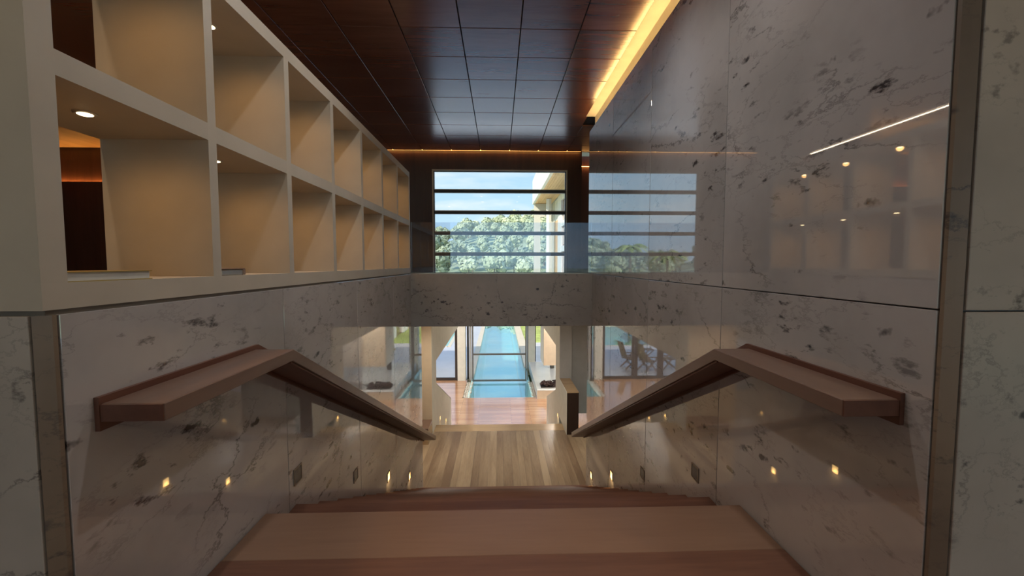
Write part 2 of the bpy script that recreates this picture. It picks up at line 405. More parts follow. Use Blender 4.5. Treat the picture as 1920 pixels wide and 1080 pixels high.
box('field_panel', -7.49, 4.19, -3.59, ys[0] - .004, H, H + .02, 'ceiling_wood', ceil) if False else None
box('field_panel', -7.49, 1.015, -3.59, ys[0] - .004, H, H + .02, 'ceiling_wood', ceil)
box('field_panel', XR, 4.19, -3.59, YC, H, H + .02, 'ceiling_wood', ceil)
struct('trim_2', -7.6, 4.3, -8.6, 6.75, H + .07, H + .5, 'white_ceiling')              # roof slab; its rear porch stretch is added unseen to block the sun

# --- far window wall, upper level
wb = struct('wall_back', -7.5, -1.03, D, D + .09, -.56, H + .06, 'wall_wood')
box('wood_panel', -1.03, 1.06, D, D + .09, 1.452, H + .06, 'wall_wood', wb)
box('wood_panel', 1.06, 1.283, D, D + .09, -.56, H + .06, 'wall_wood', wb)
box('led_strip', -1.9, 1.26, 6.452, 6.462, H + .006, H + .016, 'led_amber', wb)
wr = struct('wall_recess', 1.283, 4.2, D + .45, D + .54, -.56, H + .06, 'red_wall_wood')
box('return_panel', 1.283, 1.30, D + .09, D + .45, -.56, H + .06, 'red_wall_wood', wr)
box('led_strip', 1.32, 2.6, D + .40, D + .41, 1.60, 1.61, 'led_amber', wr)
# lit ledge on the wall of the room behind the shelf
lp = box('ledge_panel', -7.45, -3.6, D - .06, D - .001, -.55, 1.205, 'wall_wood', wb); box('ledge_lip', -7.45, -3.6, D - .06, D - .052, 1.205, 1.222, 'wall_wood', wb)
box('led_strip', -7.4, -3.7, D - .045, D - .020, 1.206, 1.216, 'led_ledge', wb)

w1 = tag(empty('window_1', wp(0.015, D, -.5)), kind='structure')
for x0, x1, z0, z1 in ((-1.03, -1.012, -.52, 1.452), (1.044, 1.06, -.52, 1.452), (-1.012, 1.044, 1.434, 1.452), (-1.012, 1.044, -.52, -.50)):
    box('frame', x0, x1, D - .004, D + .10, z0, z1, 'cream_frame', w1)
for x0, x1, z0, z1 in ((-1.012, -.998, -.50, 1.434), (1.030, 1.044, -.50, 1.434), (-.998, 1.030, 1.424, 1.434)):
    box('inner_frame', x0, x1, D + .03, D + .07, z0, z1, 'black_frame', w1)
zb = [1.132, .805, .481, .158, -.165]
for z in zb:
    m_ = box('mullion', -.998, 1.030, D + .02, D + .075, z - .030, z + .012, 'black_frame', w1)
    box('sill_strip', -.998, 1.030, D + .026, D + .070, z + .012, z + .026, 'cream_frame', m_)
edges = [1.424] + zb + [-.50]
for a, b in zip(edges, edges[1:]):
    box('pane', -.997, 1.029, D + .046, D + .052, b + .027, a - .031 if a < 1.4 else a - .001, 'window_glass', w1)

# --- enclosing walls of the upper level and of the hall behind the camera
struct('wall_side_left', -7.6, -7.5, -3.6, 8.2, -.7, H + .06, 'wall_wood')
struct('wall_side_right', 4.2, 4.3, -8.6, 8.2, -.7, H + .06, 'white_paint')  # rear stretch runs on as an added porch side against the sun
struct('wall_hall_left', -4.5, -4.4, -8.6, YC + .16, -1.3, H + .06, 'white_paint')  # behind the hall it is likewise an added, sun-blocking porch side
struct('wall_gallery_end', 1.29, 4.2, 8.1, 8.2, -.56, H + .06, 'wall_wood')
wdw = tag(empty('window_2', wp(0, -3.55, ZL)), kind='structure')        # glazing behind the camera
for x in (-4.35, 4.15): box('frame', x - .03, x + .03, -3.6, -3.5, ZL, H, 'black_frame', wdw)
for a, b in ((-4.32, -.1), (-.098, 4.12)): box('pane', a, b, -3.556, -3.55, ZL, H, 'window_glass', wdw)
struct('floor_added_porch', -4.4, 4.2, -9.5, -3.62, ZL - .2, ZL - .02, 'terrace_stone')  # floor of the added, unseen porch

# --- middle landing
f4 = struct('floor_4', -4.4, 4.2, 5.12, 7.18, ZM - .16, ZM - .03, 'dark_void')
rr = random.Random(5); x = -1.95
while x < 1.95:
    w = rr.choice((.085, .10, .115, .13)); x1 = min(x + w, 1.95)
    box('floor_plank', x, x1 - .0012, 5.125, 7.187, ZM - .03, ZM, 'landing_wood', f4); x += w
box('border_board', -1.155, 1.158, 7.1885, 7.489, ZM - .03, ZM, 'landing_border_wood', f4)
box('floor_field', -4.39, -1.951, 5.125, 7.187, ZM - .03, ZM, 'landing_wood', f4)
box('floor_field', 1.951, 4.19, 5.125, 8.0, ZM - .03, ZM, 'landing_wood', f4)

# --- walls beside the lower flight
wl = struct('wall_flight_left', -1.29, -1.156, 7.06, 7.55, ZF, -.72, 'white_paint')
prism('parapet', [(7.55, ZF), (7.55, -2.20), (9.84, -3.232), (9.84, ZF)], 'X', -1.256, -1.156, 'white_paint', wl)
prism('parapet_cap', [(7.55, -2.20), (7.55, -2.185), (9.845, -3.219), (9.845, -3.232)], 'X', -1.258, -1.154, 'grey_paint', wl)
box('lintel', -1.256, -1.156, 7.55, 11.6, -1.76, -.72, 'white_paint', wl)
struct('wall_landing_left', -4.4, -1.29, 7.06, 7.18, ZM, -.72, 'warm_paint_shade')
box('face', -1.2895, -1.157, 7.052, 7.06, ZM, -.72, 'warm_paint_shade', wl)  # tan sheet: warm shade painted onto the white wall's end

wr2 = struct('wall_flight_right', 1.159, 1.395, 7.87, 8.41, ZF, -.72, 'white_paint')
prism('parapet', [(8.41, ZF), (8.41, -2.585), (9.99, -3.239), (9.99, ZF)], 'X', 1.159, 1.26, 'white_paint', wr2)
box('lintel', 1.159, 1.26, 8.41, 11.3, -1.66, -.72, 'white_paint', wr2)
box('face', 1.162, 1.395, 7.862, 7.87, ZM, -.72, 'grey_paint', wr2)
struct('wall_landing_right', 1.395, 4.2, 8.0, 8.12, ZM, -.72, 'grey_paint')

# --- lower room shell
struct('floor', -5.3, 4.2, 7.5, 12.2, ZF - .12, ZF, 'lower_floor_wood')
struct('floor_6', -5.3, -1.10, 12.2, 14.10, ZF - .12, ZF, 'lower_floor_wood')
struct('floor_7', 1.11, 4.2, 12.2, 14.10, ZF - .12, ZF, 'lower_floor_wood')
struct('ceiling_lower', -5.3, 4.2, 7.0, 15.2, -.72, -.5, 'white_ceiling')
struct('ceiling_landing', -4.4, 4.2, 5.32, 7.0, -.72, -.706, 'white_ceiling')
struct('wall_lower_left', -5.4, -5.3, 5.0, 14.3, ZF, -.5, 'white_paint')
struct('wall_lower_right', 4.2, 4.3, 5.0, 15.7, ZF, -.5, 'white_paint')
struct('wall_under_left', -5.3, -1.36, 5.0, 5.12, ZF, -.705, 'white_paint')
struct('wall_under_right', 1.395, 4.2, 4.97, 5.12, ZF, -.705, 'white_paint')

# --- far end of the lower room: columns, doors, pool window
struct('column_1', -1.426, -1.153, 14.03, 14.32, ZF, -.72, 'white_paint')
struct('column_2', 1.05, 1.353, 15.55, 15.8, ZF, -.72, 'white_paint')

def door(name, x0, x1):
    d = tag(empty(name, wp((x0 + x1) / 2, 14.1, ZF)), kind='structure')
    fw = .085
    box('frame', x0, x0 + fw, 14.08, 14.16, ZF, -.75, 'black_frame', d); box('frame', x1 - fw, x1, 14.08, 14.16, ZF, -.75, 'black_frame', d)
    box('frame', x0 + fw, x1 - fw, 14.08, 14.16, ZF, ZF + .09, 'black_frame', d); box('frame', x0 + fw, x1 - fw, 14.08, 14.16, -.85, -.75, 'black_frame', d)
    box('pane', x0 + fw, x1 - fw, 14.115, 14.123, ZF + .09, -.85, 'window_glass', d)
door('door_1', -2.55, -1.43); door('door_2', -3.45, -2.58); door('door_3', -4.35, -3.48); door('door_4', -5.28, -4.38)

w3 = tag(empty('window_3', wp(0, 14.02, ZF)), kind='structure')
for x0, x1 in ((-.925, -.88), (.885, .93)): box('frame', x0, x1, 13.99, 14.05, ZF - .03, -.74, 'steel_frame', w3)
zmid = -3.07
for z in (ZF + .005, zmid, -.78): box('rail', -.88, .885, 13.995, 14.045, z - .028, z + .028, 'steel_frame', w3)
box('pane', -.88, .885, 14.016, 14.022, ZF + .033, zmid - .028, 'window_glass', w3)
box('pane', -.88, .885, 14.016, 14.022, zmid + .028, -.81, 'window_glass', w3)
w4 = tag(empty('window_4', wp(-1.03, 14.1, ZF)), kind='structure')
box('frame', -1.115, -1.055, 14.25, 14.33, ZF, -.74, 'black_frame', w4)
box('side_frame', -1.03, -.95, 14.10, 14.16, ZF, -.74, 'grey_paint', w4)
w5 = tag(empty('window_5', wp(1.8, 15.6, ZF)), kind='structure')
box('frame', 1.355, 1.385, 15.60, 15.66, ZF + .27, -.74, 'black_frame', w5); box('frame', 2.18, 2.24, 15.60, 15.66, ZF + .27, -.74, 'black_frame', w5)
box('pane', 1.385, 2.18, 15.625, 15.631, ZF + .27, -.74, 'window_glass', w5)
box('wall_infill', 2.24, 4.2, 15.58, 15.7, ZF, -.74, 'white_paint', w5)
box('frame', .955, .99, 14.06, 14.12, ZF, -.74, 'steel_frame', w5)

# --- the pool and the terrace outside
pool = struct('pool', -.90, .97, 12.2, 46, ZF - 1.1, ZF - 1.0, 'pool_tile')
box('pool_wall', -.96, -.90, 12.2, 46, ZF - 1.1, ZF - .02, 'pool_tile', pool); box('pool_wall', .97, 1.03, 12.2, 46, ZF - 1.1, ZF - .02, 'pool_tile', pool)
box('pool_wall', -.96, 1.03, 12.14, 12.2, ZF - 1.1, ZF - .125, 'pool_tile', pool); box('pool_wall', -.96, 1.03, 46, 46.06, ZF - 1.1, ZF - .02, 'pool_tile', pool)
tag(box('pool_water', -.90, .97, 12.2, 46, ZF - .99, ZF - .07, 'water'), 'clear turquoise water of the long pool running outdoors', 'water', kind='stuff')
ter = struct('terrace_1', -9, -1.13, 14.17, 19.9, ZF - .3, ZF - .01, 'terrace_stone')
struct('terrace_2', 1.34, 4.2, 15.7, 20.9, ZF - .3, ZF - .01, 'terrace_stone')
struct('terrace_3', -2.35, -1.13, 19.9, 46, ZF - .3, ZF - .01, 'terrace_stone')
struct('coping_1', .97, 1.34, 15.81, 46, ZF - .3, ZF + .01, 'coping_stone')
struct('coping_2', -1.13, -.90, 14.35, 46, ZF - .3, ZF + .01, 'coping_stone')
p2 = struct('pool_2', -6.6, -2.35, 19.9, 27, ZF - .9, ZF - .8, 'pool_tile')
box('pool_edge', -2.52, -2.351, 20.05, 26.8, ZF - .8, ZF + .0, 'coping_stone', p2); box('pool_edge', -6.6, -2.52, 19.91, 20.05, ZF - .8, ZF + .0, 'coping_stone', p2)
box('pool_edge', -6.6, -2.52, 26.8, 27, ZF - .8, ZF + .0, 'coping_stone', p2)
tag(box('pool_water', -6.6, -2.521, 20.051, 26.799, ZF - .79, ZF - .07, 'water'), 'pale blue water of the second pool beyond the terrace', 'water', kind='stuff')
struct('lawn_1', 1.34, 40, 20.9, 46, ZF - .3, ZF - .02, 'lawn')
struct('lawn_2', -60, -2.35, 27, 46, ZF - .3, ZF - .02, 'lawn')
struct('lawn_3', -60, -9, -10, 27, ZF - .3, ZF - .02, 'lawn')
struct('lawn_4', -9, -6.6, 19.9, 27, ZF - .3, ZF - .02, 'lawn')

struct('wall_sun_block', -16, -5.41, 6.0, 14.3, ZF, -.5, 'white_paint')  # unseen block added to keep the sun off the terrace

# --- hill
def ridge(t):
    pts = [(-1.2, .03), (-.6, .035), (-.47, .028), (-.38, .002), (-.30, .008), (-.22, .045), (-.155, .063), (-.05, .095), (.08, .105), (.3, .08), (1.2, .04)]
    if t <= pts[0][0]: return pts[0][1]
    for (a, va), (b, vb) in zip(pts, pts[1:]):
        if a <= t <= b: return va + (vb - va) * (t - a) / (b - a)
    return pts[-1][1]
def hill_z(X, Y):
    t = X / max(Y, 1)
    top = ridge(t) * 262 - 5.0
    s = max(0, min(1, (Y - 120) / 135)); s = s * s * (3 - 2 * s)
    n = noise.noise(Vector((X * .02, Y * .02, 0))) * 3.0 * s
    return E * 0 - .3 + (top + E + .3) * s + n
def build_hill():
    bm = bmesh.new(); nx, ny = 70, 30; V = []
    for j in range(ny + 1):
        Y = 115 + j * 7.5
        V.append([bm.verts.new((-350 + 700 * i / nx, Y, hill_z(-350 + 700 * i / nx, Y))) for i in range(nx + 1)])
    for j in range(ny):
        for i in range(nx): bm.faces.new((V[j][i], V[j][i + 1], V[j + 1][i + 1], V[j + 1][i]))
    return tag(mesh_obj('hill', bm, 'hill_green', None, (0, 0, 0), True), kind='structure')
build_hill()
g0 = bmesh.new(); bm_box(g0, (0, 0, 0), (1200, 1200, .1))
tag(mesh_obj('ground', g0, 'hill_green', None, (0, 0, -1.75)), kind='structure')

# ================================================================== OBJECTS
# --- staircase: every tread and riser a part
st = empty('staircase', wp(0, Y0, ZL - .1), 'wide reddish brown wooden staircase descending between the marble walls', 'staircase')
for k in range(N_ST):
    z = ZL if k == 0 else ZL - .112 - (k - 1) * .13631; yn = Y0 + k * TR
    rk = .112 if k == 0 else .13631
    if k == 0:
        box('tread', XL + .004, XR - .004, yn - .285, yn + .0, z - .036, z, 'nosing_wood', st, .003)
    else:
        box('tread', XL + .004, XR - .004, yn - TR - .012, yn, z - .036, z, 'tread_wood', st, .003)
    box('riser', XL + .004, XR - .004, yn - .030, yn - .014, z - rk, z - .036, 'tread_wood', st)
st2 = empty('staircase', wp(0, 7.5, ZF), 'lower wooden flight from the middle landing down to the living room', 'staircase')
for k in range(8):
    z = ZM - k * .1295; yn = 7.489 + k * .27
    if k: box('tread', -1.15, 1.153, yn - .27 - .012, yn, z - .03, z, 'landing_border_wood', st2)
    box('riser', -1.15, 1.153, yn - .030, yn - .014, z - .1295, z - .03, 'landing_border_wood', st2)

# --- handrails
def handrail(side, label):
    s = -1 if side < 0 else 1
    xw = XL if s < 0 else XR
    xo = -.835 if s < 0 else .900            # outer edge
    xi = xw - s * .012                       # against the backing strip
    zt = -.346 if s < 0 else -.355
    th = .046; slope = RI / TR
    yb = 1.70; ye = 5.36 if s < 0 else 5.06
    y0 = 1.043
    root = empty('handrail', wp(xw, y0, zt - .1), label, 'handrail', 'wooden handrails of the stairwell')
    dz = -(ye - yb) * slope
    vth = th * math.sqrt(1 + slope * slope)
    pts = [(y0, zt), (yb, zt), (ye, zt + dz), (ye, zt + dz - vth), (yb - .012, zt - th), (y0, zt - th)]
    prism('rail', pts, 'X', xi, xo, 'rail_wood', root, .003)
    o_ = .017
    pts = [(y0 - .006, zt + o_), (yb + .02, zt + o_), (ye, zt + dz + o_ * 1.1), (ye, zt + dz - vth - .025), (yb - .02, zt - th - .022), (y0 - .006, zt - th - .022)]
    prism('backing_strip', pts, 'X', xw - s * .0005, xi - s * .0005, 'rail_dark_wood', root)
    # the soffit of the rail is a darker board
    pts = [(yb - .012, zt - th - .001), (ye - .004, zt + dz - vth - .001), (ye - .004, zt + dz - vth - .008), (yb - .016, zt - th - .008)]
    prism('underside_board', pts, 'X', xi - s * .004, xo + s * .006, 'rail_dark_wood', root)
    box('end_cap', xi - s * .001, xo + s * .001, y0 - .004, y0, zt - th + .002, zt - .002, 'rail_dark_wood', root)
handrail(-1, 'bent wooden handrail on the left marble wall under the white shelf')
handrail(1, 'bent wooden handrail on the right tall marble wall')

# --- glass balustrade on the bridge
gb = empty('glass_balustrade', wp(0, YB + .06, -.103), 'frameless glass balustrade standing on the marble bridge', 'balustrade')
for a, b in ((XL + .004, .02), (.022, XR - .004)):
    box('glass_panel', a, b, YB + .052, YB + .064, -.103, .472, 'rail_glass', gb)
box('base_channel', XL + .004, XR - .004, YB + .046, YB + .070, -.103, -.096, 'steel_frame', gb)

# --- shelf
SX0, SX1 = -1.362, -1.0
sh = empty('open_shelf', wp(-1.18, 2.8, -.103), 'long cream open cubby shelf with two rows along the left wall', 'shelf')
SY0, SY1 = YC, 4.735
box('bottom_board', SX0, SX1, SY0, SY1, -.103, -.043, 'shelf_paint', sh)
box('end_panel', SX0, SX1, SY0, .994, -.043, .962, 'shelf_paint', sh)
box('end_panel', SX0, SX1, SY1 - .042, SY1, -.043, .962, 'shelf_paint', sh)
box('top_board', SX0, SX1, SY0, SY1, .962, 1.02, 'shelf_paint', sh)
divs = [1.509 + .5325 * i for i in range(6)]
cells = [.994] + [v for d_ in divs for v in (d_ - .021, d_ + .021)] + [SY1 - .042]
for i in range(7):
    box('middle_board', SX0, SX1, cells[2 * i], cells[2 * i + 1], .426, .484, 'shelf_paint', sh)
for d_ in divs: box('divider', SX0, SX1, d_ - .021, d_ + .021, -.043, .962, 'shelf_paint', sh)
bm = bmesh.new(); lathe_bm(bm, [(.030, -.003), (.034, 0), (.034, .002)], 20)
ring0 = mesh_obj('downlight', bm, 'silver', sh, wp(-1.168, 1.236, .424)); n0 = True
bm = bmesh.new(); lathe_bm(bm, [(.002, -.007), (.016, -.0065), (.022, -.004), (.022, -.002)], 16)
bulb0 = mesh_obj('bulb', bm, 'bulb_warm', ring0, wp(-1.168, 1.236, .424)); bulb0.location = (0, 0, 0)
root_w = WORLD[sh.name]
for i in range(7):
    for z in (.424, .960):
        yc = (cells[2 * i] + cells[2 * i + 1]) / 2
        if not (i == 0 and z == .424):
            c = copy_tree(ring0, sh); c.location = wp(-1.168, yc, z) - root_w
        lamp('cubby_lamp', 'SPOT', wp(-1.168, yc, z) - Vector((0, 0, .012)), 4.3, (1, .52, .175), None, .03, 172, 1.0)

# --- things on the shelf
bk = empty('book', wp(-1.05, 1.11, -.043), 'large pale flat book lying in the nearest lower cubby', 'book')
box('back_cover', -1.14, -1.006, .998, 1.237, -.0430, -.0405, 'gold_trim', bk)
box('pages', -1.138, -1.010, 1.0, 1.232, -.0405, -.0205, 'page_paper', bk)
box('front_cover', -1.14, -1.006, .998, 1.237, -.0205, -.018, 'gold_trim', bk)
sb = empty('trinket_box', wp(-1.04, 1.61, -.043), 'small brown and silver box in the second lower cubby', 'box')
box('body', -1.075, -1.012, 1.548, 1.686, -.043, -.020, 'silver', sb, .006)
box('lid', -1.077, -1.010, 1.546, 1.688, -.020, -.0155, 'bronze_box', sb, .003)
box('end_band', -1.077, -1.010, 1.672, 1.690, -.042, -.0195, 'bronze_box', sb, .002)

# --- step lights
def step_light(x, y, z, s, lit, label, sz=.085):
    root = empty('step_light', wp(x, y, z), label, 'light', 'small square step lights in the stair walls')
    h = sz / U / 2
    for a, b, c, d_ in ((y - h - .006, y - h, z - h - .006, z + h + .006), (y + h, y + h + .006, z - h - .006, z + h + .006), (y - h, y + h, z + h, z + h + .006), (y - h, y + h, z - h - .006, z - h)):
        box('frame', x - s * .005, x - s * .0002, a, b, c, d_, 'marble_corner' if not lit else 'bronze_box', root)
    box('lens', x - s * .003, x - s * .0002, y - h, y + h, z - h, z + h, 'lens_lit' if lit else 'lens_off', root)
    if lit: lamp('step_lamp', 'SPOT', wp(x - s * .03, y, z), 1.2, (1, .62, .25), None, .03, 120, .8, (0, s * math.radians(-35), 0))
which = ['topmost', 'second', 'third', 'lowest']
for k, (y, z) in enumerate(((2.161, -1.129), (2.97, -1.554), (3.797, -1.998), (4.642, -2.438))):
    lit = k > 1
    t = ('lit amber' if lit else 'unlit dark')
    step_light(XR, y, z, 1, lit, f'{which[k]} step light on right marble wall, {t}, above the treads')
    step_light(XL, y - .13, z + .09, -1, lit, f'{which[k]} step light on left marble wall, {t}, above the treads')
step_light(-1.156, 7.965, -2.984, -1, True, 'nearer small step light in the white left parapet of lower flight', .07)
step_light(-1.156, 8.83, -3.356, -1, True, 'farther small step light in the white left parapet of lower flight', .07)
step_light(1.159, 8.05, -2.984, 1, True, 'small step light in the white right parapet of lower flight', .07)

# --- parapet block with wooden top on the middle landing
cb = empty('landing_cabinet', wp(1.26, 7.4, ZM), 'dark wooden parapet cabinet with light wood top on the middle landing', 'cabinet')
box('front_panel', 1.162, 1.364, 6.985, 7.0, ZM, -2.215, 'dark_cabinet_wood', cb)
box('side_panel', 1.155, 1.162, 6.985, 7.86, ZM, -2.200, 'white_paint', cb)
box('body', 1.163, 1.360, 7.001, 7.86, ZM, -2.215, 'dark_cabinet_wood', cb)
box('top', 1.1625, 1.366, 6.983, 7.862, -2.215, -2.200, 'landing_border_wood', cb)
lb = empty('low_bench', wp(-1.4, 6.8, ZM), 'low wooden bench block against the tan wall of the landing', 'bench')
box('body', -1.70, -1.160, 6.66, 7.045, ZM, -2.70, 'landing_border_wood', lb)
box('top', -1.705, -1.156, 6.64, 7.05, -2.70, -2.672, 'rail_wood', lb)

# --- fireplace side: ledge, hood, marble wall
ld = empty('stone_ledge', wp(1.9, 13.5, ZF), 'long pale stone hearth ledge beside the indoor pool', 'ledge')
box('top_slab', 1.112, 2.9, 12.04, 15.54, -3.745, -3.708, 'ledge_stone', ld, .006)
box('front_face', 1.118, 2.9, 12.05, 12.09, ZF, -3.745, 'warm_paint_shade', ld)
box('side_face', 1.118, 1.15, 12.09, 15.54, ZF - .05, -3.745, 'ledge_stone', ld)
hd = empty('fireplace_hood', wp(1.9, 12.5, -2.98), 'plain tan fireplace hood hanging above the stone ledge', 'fireplace hood')
box('front', 1.305, 2.6, 12.04, 12.07, -2.98, -.74, 'warm_paint_shade', hd); box('side', 1.30, 1.325, 12.07, 12.97, -2.98, -.74, 'white_paint', hd)
box('back', 1.325, 2.6, 12.94, 12.97, -2.98, -.74, 'warm_paint_shade', hd)
mw = struct('wall_marble', 2.0, 2.2, 8.5, 12.0, ZF, -.74, 'grey_paint')
for a, b in ((8.5, 9.7), (9.7, 10.9), (10.9, 12.0)): box('marble_slab', 1.97, 2.0, a + g, b - g, ZF, -.74, 'marble_grey', mw)
fs = empty('fire_tray', wp(1.6, 12.35, -3.708), 'dark tray of rough brown fire stones on the ledge', 'tray')
box('tray', 1.25, 1.95, 12.25, 12.70, -3.708, -3.69, 'black_frame', fs)
bm = bmesh.new(); rs = random.Random(3)
for i in range(150):
    v = bmesh.ops.create_icosphere(bm, subdivisions=1, radius=1)['verts']
    s = rs.uniform(.025, .05)
    mt = Matrix.Translation((rs.uniform(-.41, .41), rs.uniform(-.25, .25), rs.uniform(0, .09))) @ Matrix.Rotation(rs.uniform(0, 6), 4, Vector((rs.random(), rs.random(), 1))) @ Matrix.Diagonal((s * 1.5, s, s * .8, 1))
    bmesh.ops.transform(bm, matrix=mt, verts=v)
tag(mesh_obj('stones', bm, 'fire_stone', fs, wp(1.6, 12.475, -3.68)), kind='stuff')
va = empty('flower_vase', wp(1.88, 14.6, -3.708), 'slim dark vase with yellow flowers on the ledge', 'vase')
bm = bmesh.new(); lathe_bm(bm, [(.085, 0), (.10, .02), (.105, .3), (.09, .52), (.10, .56)], 18); mesh_obj('vase', bm, 'vase_clay', va, wp(1.88, 14.6, -3.708), True)
rs = random.Random(8)
for i in range(14):
    a = rs.uniform(0, 6.28); r = rs.uniform(.05, .26); h = rs.uniform(.74, 1.05)
    bm = bmesh.new(); rod_bm(bm, (0, 0, .5), (r * math.cos(a), r * math.sin(a), h), .006, 5)
    stem = mesh_obj('stem', bm, 'leaf_mid', va, wp(1.88, 14.6, -3.708))
    bm = bmesh.new(); bmesh.ops.create_icosphere(bm, subdivisions=1, radius=.055)
    bl = mesh_obj('blossom', bm, 'flower_yellow', stem, wp(1.88, 14.6, -3.708)); bl.location = (r * math.cos(a), r * math.sin(a), h)

# --- rough stone edging of the indoor pool
def stone_mesh(seed):
    r_ = random.Random(seed); bm = bmesh.new(); bmesh.ops.create_icosphere(bm, subdivisions=1, radius=1)
    for v in bm.verts: v.co *= r_.uniform(.72, 1.12)
    me = bpy.data.meshes.new('stone'); bm.to_mesh(me); bm.free(); me.materials.append(M['stone_rough']); return me
SM = [stone_mesh(i) for i in range(4)]
for x0, x1, lab in ((.985, 1.105, 'rough stone edging on the ledge side of the indoor pool'), (-1.095, -.915, 'rough stone edging on the left floor side of the indoor pool')):
    eg = empty('stone_edging', wp((x0 + x1) / 2, 13, ZF - .02), lab, 'stone edging')
    box('bed', x0 - .012, x1 + .003, 12.2, 13.98, ZF - .12, ZF - .045, 'stone_rough', eg)
    rs = random.Random(int(x0 * 100)); n = 0; y = 12.25
    while y < 13.9:
        x = x0 + .025
        while x < x1:
            o = bpy.data.objects.new('stone', SM[rs.randrange(4)]); link(o, eg, wp(x + rs.uniform(-.01, .01), y + rs.uniform(-.02, .02), ZF - .035))
            s = rs.uniform(.045, .062); o.scale = (s * .95, s * 1.25, s * .8); o.rotation_euler = (rs.uniform(-.3, .3), rs.uniform(-.3, .3), rs.uniform(0, 6))
            x += .075
        y += .085

# --- garden chairs on the terrace
def chair(label, loc, rz, reclined=True):
    root = bpy.data.objects.new('garden_chair', None); link(root, None, loc); root.rotation_euler = (0, 0, rz)
    tag(root, label, 'chair', 'wooden garden chairs on the terrace')
    def part(name, bm, mat):
        me = bpy.data.meshes.new(name); bm.normal_update(); bm.to_mesh(me); bm.free(); me.materials.append(M[mat])
        o = bpy.data.objects.new(name, me); COL.objects.link(o); o.parent = root; return o
    w = .29; hs = .46; top = 1.28
    # front is +Y
    by = -.22; ty = -.50
    for s in (-1, 1):
        bm = bmesh.new(); bar_bm(bm, (s * w, .30, 0), (s * w, by, hs + .20), .035, .05); part('leg', bm, 'teak_wood')
        bm = bmesh.new(); bar_bm(bm, (s * (w - .04), -.34, 0), (s * (w - .04), .24, hs + .02), .035, .05); part('leg', bm, 'teak_wood')
        bm = bmesh.new(); bar_bm(bm, (s * (w + .02), -.30, hs + .24), (s * (w + .02), .30, hs + .20), .055, .03); part('armrest', bm, 'teak_wood')
        bm = bmesh.new(); bar_bm(bm, (s * (w + .02), .24, hs), (s * (w + .02), .26, hs + .20), .03, .04); part('arm_post', bm, 'teak_wood')
        bm = bmesh.new(); bar_bm(bm, (s * (w - .06), by, hs - .02), (s * (w - .06), ty, top), .04, .05); part('back_post', bm, 'teak_wood')
    bm = bmesh.new(); bar_bm(bm, (-w, .0, .22), (w, .0, .22), .03, .03, (0, 0, 1)); part('stretcher', bm, 'teak_wood')
    for i in range(7):
        yy = .27 - i * .075
        bm = bmesh.new(); bar_bm(bm, (-w + .01, yy, hs), (w - .01, yy, hs), .055, .022); part('seat_slat', bm, 'teak_wood')
    bm = bmesh.new(); bar_bm(bm, (0, by - .02, hs + .10), (0, ty + .0, top - .04), 2 * (w - .08), .03); part('back_panel', bm, 'chair_canvas')
    bm = bmesh.new(); bar_bm(bm, (-w + .04, ty - .003, top), (w - .04, ty - .003, top), .05, .05); part('head_rail', bm, 'teak_wood')
    return root
zt_ = ZF - .01
chair('high-backed wooden garden chair with canvas back nearest the column', wp(-2.87, 15.65, zt_), math.radians(78))
chair('wooden garden chair with armrests in the middle of the group, seen beside the door post', wp(-3.42, 15.25, zt_), math.radians(68))
chair('dark wooden garden chair farthest left on the terrace, facing the others', wp(-4.35, 15.60, zt_), math.radians(-88))
tb = bpy.data.objects.new('folding_stand', None); link(tb, None, wp(-3.90, 16.7, zt_)); tag(tb, 'open wooden folding stand with crossed legs between the garden chairs', 'stand')
def tpart(name, bm, mat='teak_wood'):
    me = bpy.data.meshes.new(name); bm.normal_update(); bm.to_mesh(me); bm.free(); me.materials.append(M[mat]); o = bpy.data.objects.new(name, me); COL.objects.link(o); o.parent = tb
for s in (-1, 1):
    for q in (-1, 1):
        bm = bmesh.new(); bar_bm(bm, (q * .3, s * .2, 0), (-q * .3, s * .2, .62), .035, .04, (0, 1, 0)); tpart('leg', bm)
    bm = bmesh.new(); bar_bm(bm, (s * .3, .2, .60), (s * .3, .2, 1.15), .04, .04, (0, 1, 0)); tpart('post', bm)
for z in (.62, 1.13):
    bm = bmesh.new(); bar_bm(bm, (-.32, .2, z), (.32, .2, z), .04, .04); tpart('rail', bm)
bm = bmesh.new(); bm_box(bm, (0, 0, .63), (.64, .44, .025)); tpart('shelf', bm)

# --- the other wing of the house, seen through the upper window (metres from the eye)
def mb(name, x0, x1, y0, y1, z0, z1, mat, parent): return box(name, x0 / U, x1 / U, y0 / U, y1 / U, z0 / U, z1 / U, mat, parent)
wg = empty('house_wing', (4, 30, 0), 'white house wing with timber soffit and tall columns beyond the window', 'building')
gz = -E
mb('fascia', 2.87, 3.05, 12.5, 36, 5.1, 7.1, 'building_white', wg)
mb('fascia', 3.05, 9, 35.8, 36, 5.1, 7.1, 'building_white', wg)
mb('roof', 3.05, 9, 21, 35.8, 6.9, 7.1, 'building_white', wg)
nb = 8
for i in range(nb):
    a = 3.05 + i * (4.5 - 3.05) / nb
    mb('soffit_board', a, a + (4.5 - 3.05) / nb - .012, 21, 35.8, 5.12, 5.16, 'soffit_wood', wg)
mb('end_wall', 2.97, 3.52, 35.5, 35.8, gz, 5.1, 'building_beige_shade', wg)
mb('end_wall', 3.52, 4.05, 35.5, 35.8, 4.0, 5.1, 'building_beige_shade', wg)
mb('end_wall', 4.05, 4.9, 35.5, 35.8, gz, 5.1, 'building_beige_shade', wg)
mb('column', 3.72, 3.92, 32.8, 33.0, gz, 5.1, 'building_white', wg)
mb('column', 3.92, 4.10, 32.8, 33.0, gz, 5.1, 'building_beige_shade', wg)  # shaded side of the column, put in as a darker box
mb('facade', 4.52, 9, 34.1, 35.5, gz, 5.1, 'building_beige_shade', wg)
